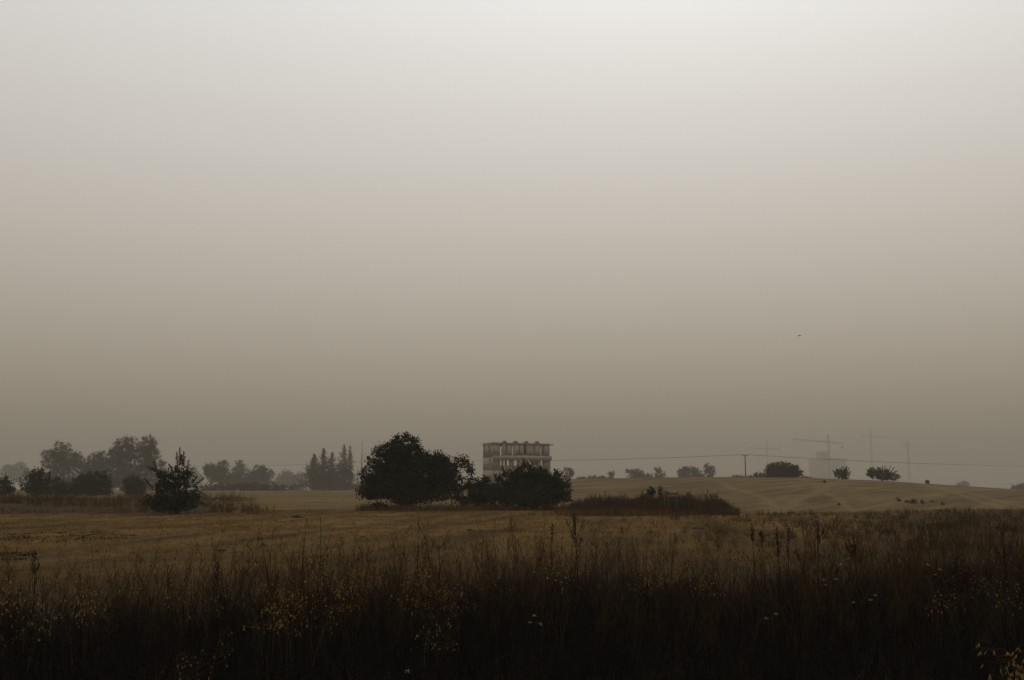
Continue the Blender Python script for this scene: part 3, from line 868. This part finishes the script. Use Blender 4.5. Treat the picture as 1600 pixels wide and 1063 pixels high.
def stalk_template(g, h=1.0, nb=9, seeds=3, r=.003, leafn=6, seed_s=.012):
    mb = MB()
    b = g.normal(size=2) * .13
    s = np.linspace(0, 1, 5)
    ax = np.stack([b[0] * s ** 2 + g.normal() * .01, b[1] * s ** 2, h * s], 1)
    mb.tube(ax, [r * 1.3, r * 1.1, r, r * .7, r * .35], 3, False)
    for i in range(nb):
        t = g.uniform(.3, .97); p = np.array([b[0] * t * t, b[1] * t * t, h * t])
        a = g.uniform(0, 2 * math.pi); L = h * g.uniform(.08, .28) * (1.15 - t * .7)
        k = p + np.array([math.cos(a) * L * .45, math.sin(a) * L * .45, L * .5])
        e = p + np.array([math.cos(a) * L * .65, math.sin(a) * L * .65, L * 1.05])
        mb.tube([p, k, e], [r * .6, r * .5, r * .25], 3, False)
        q = p + (e - p) * g.uniform(.4, 1.05, (seeds, 1)) + g.normal(size=(seeds, 3)) * .008
        mb.leaves(q, seed_s, .6, g=g)
    for i in range(leafn):
        t = g.uniform(.02, .6); V, T = blade(g, h * .16, .006, .9)
        mb.add(V + np.array([b[0] * t * t, b[1] * t * t, h * t]), T)
    return mb.arrays()
def oat_arrays(g, h=.9, stems=3, spk=12, size=.024, spread=.09):
    st, sp = MB(), MB()
    for i in range(stems):
        base = np.array([g.normal() * .03, g.normal() * .03, 0]); lean = g.normal(size=2) * spread
        hh = h * g.uniform(.8, 1.08)
        s = np.linspace(0, 1, 6)
        nod = g.uniform(.04, .12); aa = g.uniform(0, 2 * math.pi)
        ax = base + np.stack([lean[0] * s + nod * math.cos(aa) * s ** 4, lean[1] * s + nod * math.sin(aa) * s ** 4, hh * (s - .06 * s ** 6)], 1)
        st.tube(ax, [.0022, .002, .0018, .0014, .001, .0006], 3, False)
        for k in range(spk):
            t = g.uniform(.66, 1.0); p = np.array([np.interp(t, s, ax[:, j]) for j in range(3)])
            a = g.uniform(0, 2 * math.pi); L = .085 * (1.2 - t) / .5 + .015
            e = p + np.array([math.cos(a) * L, math.sin(a) * L, L * .25]); f = e + np.array([math.cos(a) * .01, math.sin(a) * .01, -.018])
            st.tube([p, e, f], [.0007, .0006, .0005], 3, False)
            for q in range(2):                       # two glumes hanging open
                d = np.array([math.cos(a) * .35 + g.normal() * .25, math.sin(a) * .35 + g.normal() * .25, -.9]); d /= np.linalg.norm(d)
                w = np.cross(d, g.normal(size=3)); w /= np.linalg.norm(w); n_ = np.cross(d, w)
                z_ = size * g.uniform(.8, 1.2)
                V = [f, f + d * z_ * .45 + w * z_ * .16, f + d * z_, f + d * z_ * .45 - w * z_ * .16, f + d * z_ * .4 + n_ * z_ * .12]
                sp.add(V, [(0, 1, 4), (1, 2, 4), (2, 3, 4), (3, 0, 4)])
    return st.arrays(), sp.arrays()

def field_pos(n, d0, d1, g, margin=1.6, power=1.0, half=.56):
    """Points on the ground in the wedge the photograph looks over (plus a step to each side)."""
    u = g.uniform(0, 1, n)
    y = (d0 ** (power + 1) + u * (d1 ** (power + 1) - d0 ** (power + 1))) ** (1 / (power + 1))
    x = g.uniform(-1, 1, n) * (half * y + margin)
    return x, y
def on_ground(x, y, sink=.02):
    return np.stack([x, y, terrain(x, y) - sink], 1)

# ------------------------------------------------------------------ field cover (uncountable)
g = np.random.default_rng(21)
st_t = [tuft_template(g, 6, .12, .010, .08, .8) for _ in range(10)]
x, y = field_pos(30000, 14, 78, g, power=.45)
keep = (vnoise(x * .25 + y * .08, y * .9) > .33)
x, y = x[keep], y[keep]
sc = g.uniform(.5, 1.15, len(x)) * (1 + y / 160)
V, T = scatter(st_t, on_ground(x, y), sc, g, .3)
tag(mesh_obj('stubble_grass', V, T, MAT['straw']), 'short golden stubble covering the harvested field', 'stubble', kind='stuff')

# brown dry grass on the left bank, round the tree feet and along the near edge of the slope
x1, y1 = field_pos(6500, 69, 112, g, power=.3, half=.56)
k1 = pxcol(x1, y1) < 415 + g.normal(size=len(x1)) * 12 - (y1 - 70) * 1.0
k1 &= vnoise(x1 * .3, y1 * .25) > .33
x2 = g.uniform(X(566, 80), X(905, 80), 1300); y2 = 80 + g.normal(size=1300) * 1.3
x3 = g.uniform(X(1140, 215), X(1262, 215), 420); y3 = 213 + g.normal(size=420) * 2.2
x4, y4 = field_pos(5200, 24, 66, g, power=.4)
k4 = (pxcol(x4, y4) > 1120 + g.normal(size=len(x4)) * 120) & (vnoise(x4 * .4, y4 * .4) > .45)
px5 = np.concatenate([g.uniform(890, 1150, 900), g.normal(930, 25, 300)]); y5 = g.uniform(63, 67.5, 1200); x5 = (px5 - 800) / FPX * y5
xs = np.concatenate([x1[k1], x2[:350], x3, x4[k4], x5]); ys = np.concatenate([y1[k1], y2[:350], y3, y4[k4], y5])
hs = np.concatenate([g.uniform(.25, .7, k1.sum()) * (.3 + 1.9 * vnoise(x1[k1] * .2 + 7, y1[k1] * .16) ** 1.5), g.uniform(.2, .5, 350), g.uniform(.25, .75, len(x3)), g.uniform(.2, .5, k4.sum()), g.uniform(.12, .6, 1200) * (.4 + .9 * vnoise(x5 * .9, y5))])
bt = [tuft_template(g, 13, 1.0, .035, .16, .35) for _ in range(8)]
V, T = scatter(bt, on_ground(xs, ys), hs, g, .12)
tag(mesh_obj('dry_grass', V, T, MAT['straw_brown']), 'rank brown dry grass on the left bank and round the tree feet', 'grass', kind='stuff')

# paler grass: under the dark trees, in drifts on the bank, at the foot of the thicket
x6, y6 = field_pos(1500, 69, 100, g, power=.3)
k6 = (pxcol(x6, y6) < 440 - (y6 - 70)) & (vnoise(x6 * .25 + 20, y6 * .2) > .58)
px7 = g.normal(960, 50, 420); y7 = g.uniform(62.5, 65.5, 420); x7 = (px7 - 800) / FPX * y7
xs = np.concatenate([x2[350:], x6[k6], x7]); ys = np.concatenate([y2[350:] - .4, y6[k6], y7])
hs = np.concatenate([g.uniform(.2, .72, len(x2) - 350), g.uniform(.3, .8, k6.sum()), g.uniform(.15, .55, 420)])
V, T = scatter(bt, on_ground(xs, ys), hs, g, .14)
tag(mesh_obj('pale_grass', V, T, MAT['straw']), 'paler dry grass under the dark trees and in drifts on the bank', 'grass', kind='stuff')

# the thicket of dead brush right of the wide bush
xb, yb = [], []
n = 3000
px = g.uniform(890, 1150, n); D = g.uniform(65, 72, n)
hx = np.interp(px, [885, 905, 930, 965, 985, 1015, 1040, 1090, 1110, 1135, 1152], [.5, .85, 1.1, 1.05, .85, 1.0, .95, 1.15, 1.1, .7, .35])
x = (px - 800) / FPX * D
bt2 = [tuft_template(g, 14, 1.0, .03, .15, .16) for _ in range(8)] + [stalk_template(g, 1.0, 16, 3, .009, 8, .05) for _ in range(4)]
V, T = scatter(bt2, on_ground(x, D), hx * (.30 + .95 * vnoise(px * .09, D * .7)) * g.uniform(.5, 1.15, n), g, .07)
tag(mesh_obj('brush_thicket', V, T, MAT['reed']), 'dense dark thicket of dead brush right of the wide bush', 'thicket', kind='stuff')
tree('shrub', 'small leafy shrub poking out of the brush thicket, left of the round one', 'shrub', 66, [(1016, 765, 3.5, 3.5), (1022, 767, 3, 3), (1018, 772, 6, 6)], (1018, 790),
     leaf=.1, clump=.14, per=2.6, nl=18, trunk_r=.02, seed=140, stems=2, group='shrubs in the thicket')
tree('shrub', 'small round shrub on top of the brush thicket beside the dark plank', 'shrub', 66.4, [(1032, 766, 4, 4.5), (1032, 773, 4, 5)], (1032, 790),
     leaf=.1, clump=.14, per=2.4, nl=16, trunk_r=.02, seed=141, stems=2, mat='leaf_scrub', group='shrubs in the thicket')
def trough():
    D = 65.6
    c = P(1048, 772, D); gz = tz(c[0], D)
    root = empty('plank_bench', (c[0], D, gz))
    tag(root, 'dark plank resting on a pale low block above the brush thicket', 'bench')
    z = c[2] - gz
    MB().box((0, 0, z + .02), (.9, .35, .055)).build('plank', MAT['rust'], root)
    MB().box((.10, .03, z - .10), (.62, .26, .17)).build('block', MAT['concrete'], root)
    for lx in (-.38, -.15, .36):
        MB().box((lx, .03, (z - .2) / 2 - .1), (.08, .2, z + .2 - .03)).build('leg', MAT['wood'], root)
trough()

# low green plants in the stubble
lg = []
for (p0, p1, py, n, hgt) in [(-20, 212, 838, 120, .03), (15, 66, 864, 22, .03), (1446, 1482, 824, 70, .10), (1484, 1512, 821, 60, .18), (1535, 1600, 828, 60, .12), (430, 520, 776, 60, .15)]:
    px = g.uniform(p0, p1, n); D = np.full(n, EYE * FPX / (py - HOR)) * (1 + g.normal(size=n) * .045)
    if py == 838: D *= 1 + (px - 100) * .0004
    lg.append(np.stack([(px - 800) / FPX * D, D, g.uniform(.4, 1.3, n) * hgt], 1))
lg = np.concatenate(lg)
mb = MB()
c = np.repeat(lg, 14, 0)
q = np.stack([c[:, 0] + g.normal(size=len(c)) * .16, c[:, 1] + g.normal(size=len(c)) * .16, terrain(c[:, 0], c[:, 1]) + np.abs(g.normal(size=len(c))) * c[:, 2]], 1)
mb.leaves(q, .065, .45, up=.4, g=g)
tag(mb.build('low_green_plants', MAT['leaf_low']), 'low dark green plants creeping in strips over the stubble', 'ground cover', kind='stuff')

# dark clods
for i, (px, py, w, lab) in enumerate([
        (346, 856, 17, 'dark clod of earth on the stubble, largest, at lower left'),
        (405, 840, 11, 'dark flat clod right of and beyond the largest one'),
        (387, 823, 8, 'small upright dark clod left of the flat ones'),
        (464, 808, 18, 'long flat dark clod out in the stubble below the conifers'),
        (412, 848, 14, 'dark flat clod near the flat one, slightly closer'),
        (567, 838, 12, 'dark clod half hidden behind gold oat heads'),
        (735, 828, 14, 'dark clod in the stubble under the thin tree'),
        (1092, 825, 20, 'long dark clod in the stubble before the thicket')]):
    D = EYE * FPX / (py - HOR); gg = np.random.default_rng(300 + i)
    m = M(D); p = P(px, py, D); rows, cols = 5, 10
    V = []; T = []
    for r_ in range(rows + 1):
        th = r_ / rows * math.pi / 2
        for c_ in range(cols):
            ph = c_ / cols * 2 * math.pi
            k = gg.uniform(.75, 1.2)
            V.append((math.cos(th) * math.cos(ph) * w * m * .5 * k, math.cos(th) * math.sin(ph) * w * m * .42 * k, math.sin(th) * w * m * .24 * k - .01))
    for r_ in range(rows):
        for c_ in range(cols):
            a0 = r_ * cols + c_; a1 = r_ * cols + (c_ + 1) % cols
            T += [(a0, a1, a1 + cols), (a0, a1 + cols, a0 + cols)]
    o = mesh_obj('soil_clod', np.array(V), np.array(T), MAT['soil']); o.location = (p[0], D, tz(p[0], D))
    tag(o, lab, 'clod', 'clods on the stubble')

# ------------------------------------------------------------------ foreground weeds (uncountable)
g = np.random.default_rng(33)
dark_t = [stalk_template(g, 1.0, 14, 3, .0034, 12, .014) for _ in range(14)]
x, y = field_pos(6400, 2.4, 14, g, margin=1.8, power=.7)
lim = weed_edge(pxcol(x, y)) * .72
k = y < lim * g.uniform(.8, 1.1, len(x))
x, y = x[k], y[k]
hh = g.uniform(.45, .80, len(x)) * (.72 + .5 * vnoise(x * .9, y * .9))
V, T = scatter(dark_t, on_ground(x, y), hh, g, .17)
tag(mesh_obj('dark_weeds', V, T, MAT['weed_dark']), 'near black tangle of dead weeds across the foreground', 'weeds', kind='stuff')

brown_t = [stalk_template(g, 1.0, 12, 4, .0036, 7, .014) for _ in range(14)]
x, y = field_pos(5600, 9.3, 25, g, margin=1.8, power=.5)
lim = weed_edge(pxcol(x, y))
k = (y < lim * g.uniform(.6, 1.12, len(x))) & (vnoise(x * .55 + 9, y * .55) > .22)
x, y = x[k], y[k]
hh = g.uniform(.5, .98, len(x)) * (.62 + .75 * vnoise(x * .8 + 5, y * .8))
V, T = scatter(brown_t, on_ground(x, y), hh, g, .16)
tag(mesh_obj('brown_weeds', V, T, MAT['weed']), 'reddish brown dry weed stalks between foreground and field', 'weeds', kind='stuff')

gt = [tuft_template(g, 18, .62, .007, .08, .45) for _ in range(10)]
x, y = field_pos(5200, 2.4, 22, g, margin=1.8, power=.6)
lim = weed_edge(pxcol(x, y)) * .8
k = y < lim
x, y = x[k], y[k]
V, T = scatter(gt, on_ground(x, y), g.uniform(.6, 1.15, len(x)), g, .12)
tag(mesh_obj('dead_grass', V, T, MAT['weed_dark']), 'dark dead grass matted between the foreground weeds', 'grass', kind='stuff')

oats = [oat_arrays(g) for _ in range(10)]
patches = [(315, 868, 35, 26), (500, 860, 45, 40), (565, 850, 30, 30), (450, 885, 60, 25), (700, 870, 90, 30), (860, 850, 40, 30), (1000, 850, 50, 20), (1090, 850, 45, 30),
           (1190, 835, 40, 20), (1330, 835, 30, 20), (20, 880, 40, 20), (120, 895, 60, 20), (1520, 870, 70, 40), (640, 880, 50, 25), (540, 865, 50, 25)]
xs, ys = [], []
for (cx, cy, sx, sy) in patches:
    n = int(2 + sx * .07)
    px = cx + g.normal(size=n) * sx * .6; py = np.clip(cy + g.normal(size=n) * sy * .6, 818, 910)
    D = (EYE - .92) * FPX / (py - HOR)
    D = np.clip(D, 3.2, 24)
    xs.append((px - 800) / FPX * D); ys.append(D)
xs = np.concatenate(xs); ys = np.concatenate(ys)
pos = on_ground(xs, ys); ss = g.uniform(.85, 1.08, len(xs))
seedg = 99
Vs, Ts = scatter([o[0] for o in oats], pos, ss, np.random.default_rng(seedg), .05)
Vh, Th = scatter([o[1] for o in oats], pos, ss, np.random.default_rng(seedg), .05)
wo = mesh_obj('wild_oats', Vh, Th, MAT['oat'])
tag(wo, 'pale gold wild oat heads scattered through the weeds', 'wild oats', kind='stuff')
mesh_obj('stem', Vs, Ts, MAT['straw'], wo)

# ------------------------------------------------------------------ single plants one can point at
def oat_plant(label, px, top_y, h, stems, seed, size=.026, spk=14, spread=.1):
    D = (EYE - h) * FPX / (top_y - HOR); gg = np.random.default_rng(seed)
    for k in range(6): D = (EYE - h - tz((px - 800) / FPX * D, D)) * FPX / (top_y - HOR)
    x_ = (px - 800) / FPX * D
    root = empty('wild_oat', (x_, D, tz(x_, D)))
    tag(root, label, 'wild oat', 'single wild oat plants')
    (a, b), (c, d) = oat_arrays(gg, h, stems, spk, size, spread)
    mesh_obj('stem', a, b, MAT['straw'], root); mesh_obj('seed_head', c, d, MAT['oat'], root)['kind'] = 'stuff'
oat_plant('gold wild oat drooping into the bottom right corner', 1568, 984, .88, 7, 1, .031, 20, .10)
oat_plant('tall gold wild oat rising over the stubble at left', 316, 832, 1.1, 4, 2)
oat_plant('gold wild oat below the conifers, left of the other gold heads', 503, 848, 1.0, 3, 3)
oat_plant('gold wild oat with curled heads below the largest tree', 552, 832, 1.05, 4, 4)
oat_plant('wild oat cluster glimmering low in the dark at left', 315, 965, .82, 3, 5, .019, 10, .12)
oat_plant('gold wild oat right of middle, before the brush thicket', 1092, 832, 1.05, 5, 6)

def dock(label, px, top_y, h, seed, spike=.3, width=.028, n=150, side=3):
    D = (EYE - h) * FPX / (top_y - HOR); gg = np.random.default_rng(seed + 40)
    for k in range(6): D = (EYE - h - tz((px - 800) / FPX * D, D)) * FPX / (top_y - HOR)
    x_ = (px - 800) / FPX * D
    root = empty('dock_plant', (x_, D, tz(x_, D)))
    tag(root, label, 'weed', 'dark seed spikes above the weeds')
    lean = gg.normal() * .05
    ax = [(0, 0, 0), (lean * .3, 0, h * .5), (lean, .01, h)]
    st = MB().tube(ax, [.006, .005, .002], 6)
    sd_ = MB()
    def run(a, b, k, w):
        t = gg.uniform(0, 1, k)[:, None]
        lump = .5 + .5 * np.abs(np.sin(t * 17 + seed))
        sd_.leaves(np.asarray(a) + (np.asarray(b) - np.asarray(a)) * t + gg.normal(size=(k, 3)) * w * lump, .018, .8, g=gg)
    run((lean * .8, 0, h * (1 - spike)), (lean, .01, h), n, width * .5)
    for j in range(side):
        z0 = h * gg.uniform(.5, .78); a = gg.uniform(0, 2 * math.pi); L = h * gg.uniform(.12, .24)
        e = np.array([lean * .7 + math.cos(a) * L * .45, math.sin(a) * L * .45, z0 + L])
        st.tube([(lean * .6, 0, z0), e], [.003, .0015], 5)
        run((np.array([lean * .6, 0, z0]) + e) / 2, e, n // 3, width * .35)
    st.build('stem', MAT['weed_dark'], root); sd_.build('seed_head', MAT['seed'], root)['kind'] = 'stuff'
dock('tallest branching dead weed, at the middle before the thicket edge', 902, 802, 1.28, 1, .25, .03, 120, 8)
dock('dark knobbly seed spike left of the tallest branching weed', 860, 820, 1.16, 2, .2, .022, 120, 0)
dock('bare thin stalk below the left side of the largest tree', 655, 808, 1.2, 3, .12, .012, 20, 2)
dock('single thin stalk with a dot of seed, below the conifers', 478, 811, 1.1, 4, .03, .012, 14, 0)
dock('thin dark stalk leaning left, beside the gold oats', 507, 808, 1.15, 5, .12, .008, 16, 0)
dock('plump dark seed spike, leftmost of the right hand row', 1172, 819, 1.15, 6, .2, .035, 200, 0)
dock('squat dark seed head, second of the right hand row', 1187, 831, 1.05, 7, .1, .04, 140, 1)
dock('knotted dark seed spike, third of the right hand row', 1209, 824, 1.12, 8, .2, .03, 150, 2)
dock('slim dark seed spike, fourth of the right hand row', 1222, 821, 1.12, 9, .18, .024, 110, 2)
dock('tallest dark seed spike, last of the right hand row', 1268, 812, 1.18, 10, .22, .03, 170, 2)
dock('dark bushy seed head apart at right, past the row', 1328, 833, 1.08, 11, .25, .035, 160, 5)
dock('stout black weed stalk rising near the right edge', 1487, 865, 1.1, 12, .55, .05, 420, 5)
dock('dark forked stalk beside the stout black one at right', 1555, 830, 1.15, 13, .3, .025, 140, 6)
dock('thin dark stalk against the stubble at far left', 75, 858, 1.0, 14, .22, .022, 90, 2)

def umbel(label, heads, h, seed):
    """Flat pale dried flower heads on one branching stem; heads = photo pixels."""
    gg = np.random.default_rng(seed + 70)
    cx = sum(p[0] for p in heads) / len(heads); cy = sum(p[1] for p in heads) / len(heads)
    D = (EYE - h) * FPX / (cy - HOR); x_ = (cx - 800) / FPX * D
    gz = tz(x_, D)
    root = empty('umbel_plant', (x_, D, gz)); tag(root, label, 'weed', 'weeds with pale flat heads')
    st = MB(); fork = np.array([0, 0, h * .62])
    st.tube([(0, 0, 0), fork], [.004, .003], 6)
    for (px, py) in heads:
        e = P(px, py, D) - [x_, D, gz]
        e[1] += gg.normal() * .04
        st.tube([fork, (fork + e) / 2 + [0, 0, .02], e], [.0025, .002, .0015], 5)
        hd = MB(); r_ = gg.uniform(.008, .012) * (D / 6) ** .5
        k = 26; t = gg.uniform(0, 1, k) ** .5 * r_; a = gg.uniform(0, 2 * math.pi, k)
        q = e + np.stack([np.cos(a) * t, np.sin(a) * t, .004 - t * t * 12 + .003 * gg.normal(size=k)], 1)
        hd.leaves(q * [1, 1, 1], .0065, .8, g=gg)
        hd.build('flower_head', MAT['umbel'], root)
    st.build('stem', MAT['weed_dark'], root)
umbel('three pale flat flower heads close together at the bottom middle', [(835, 963), (828, 972), (845, 980)], .86, 1)
umbel('pale flat heads in a short row just below the tallest branching weed', [(855, 903), (868, 907), (883, 903), (877, 911)], .95, 2)
umbel('pair of pale flat heads, upper ones right of the seed spikes', [(1311, 882), (1328, 874)], 1.0, 3)
umbel('three pale flat heads in the dark below the upper pair', [(1288, 907), (1304, 905), (1296, 917)], .95, 4)
umbel('lone pale heads low in the dark, right of the three', [(1330, 941), (1360, 938), (1370, 932)], .9, 5)
umbel('pale specks of flat heads below the right hand seed spikes', [(1196, 966), (1212, 960)], .85, 6)
umbel('pale heads beside the stout black stalk at right', [(1450, 883), (1456, 885), (1466, 890), (1470, 900)], 1.0, 7)
umbel('single pale head near the bottom edge left of middle', [(638, 1048)], .8, 8)

# ------------------------------------------------------------------ haze: one closed box of smoky air
hz = mesh_obj('haze', *MB().box((0, 0, 123.5), (16400, 16400, 253)).arrays())
tag(hz, 'thin brown smoke haze lying over the whole plain', 'haze', kind='stuff')
hm = bpy.data.materials.new('smoky air'); hm.use_nodes = True
hn = hm.node_tree; hn.nodes.clear()
ho = hn.nodes.new('ShaderNodeOutputMaterial'); pv = hn.nodes.new('ShaderNodeVolumePrincipled')
pv.inputs['Color'].default_value = (.512, .466, .388, 1)
pv.inputs['Density'].default_value = .00066
pv.inputs['Anisotropy'].default_value = .15
hn.links.new(pv.outputs[0], ho.inputs['Volume'])
hz.data.materials.append(hm)
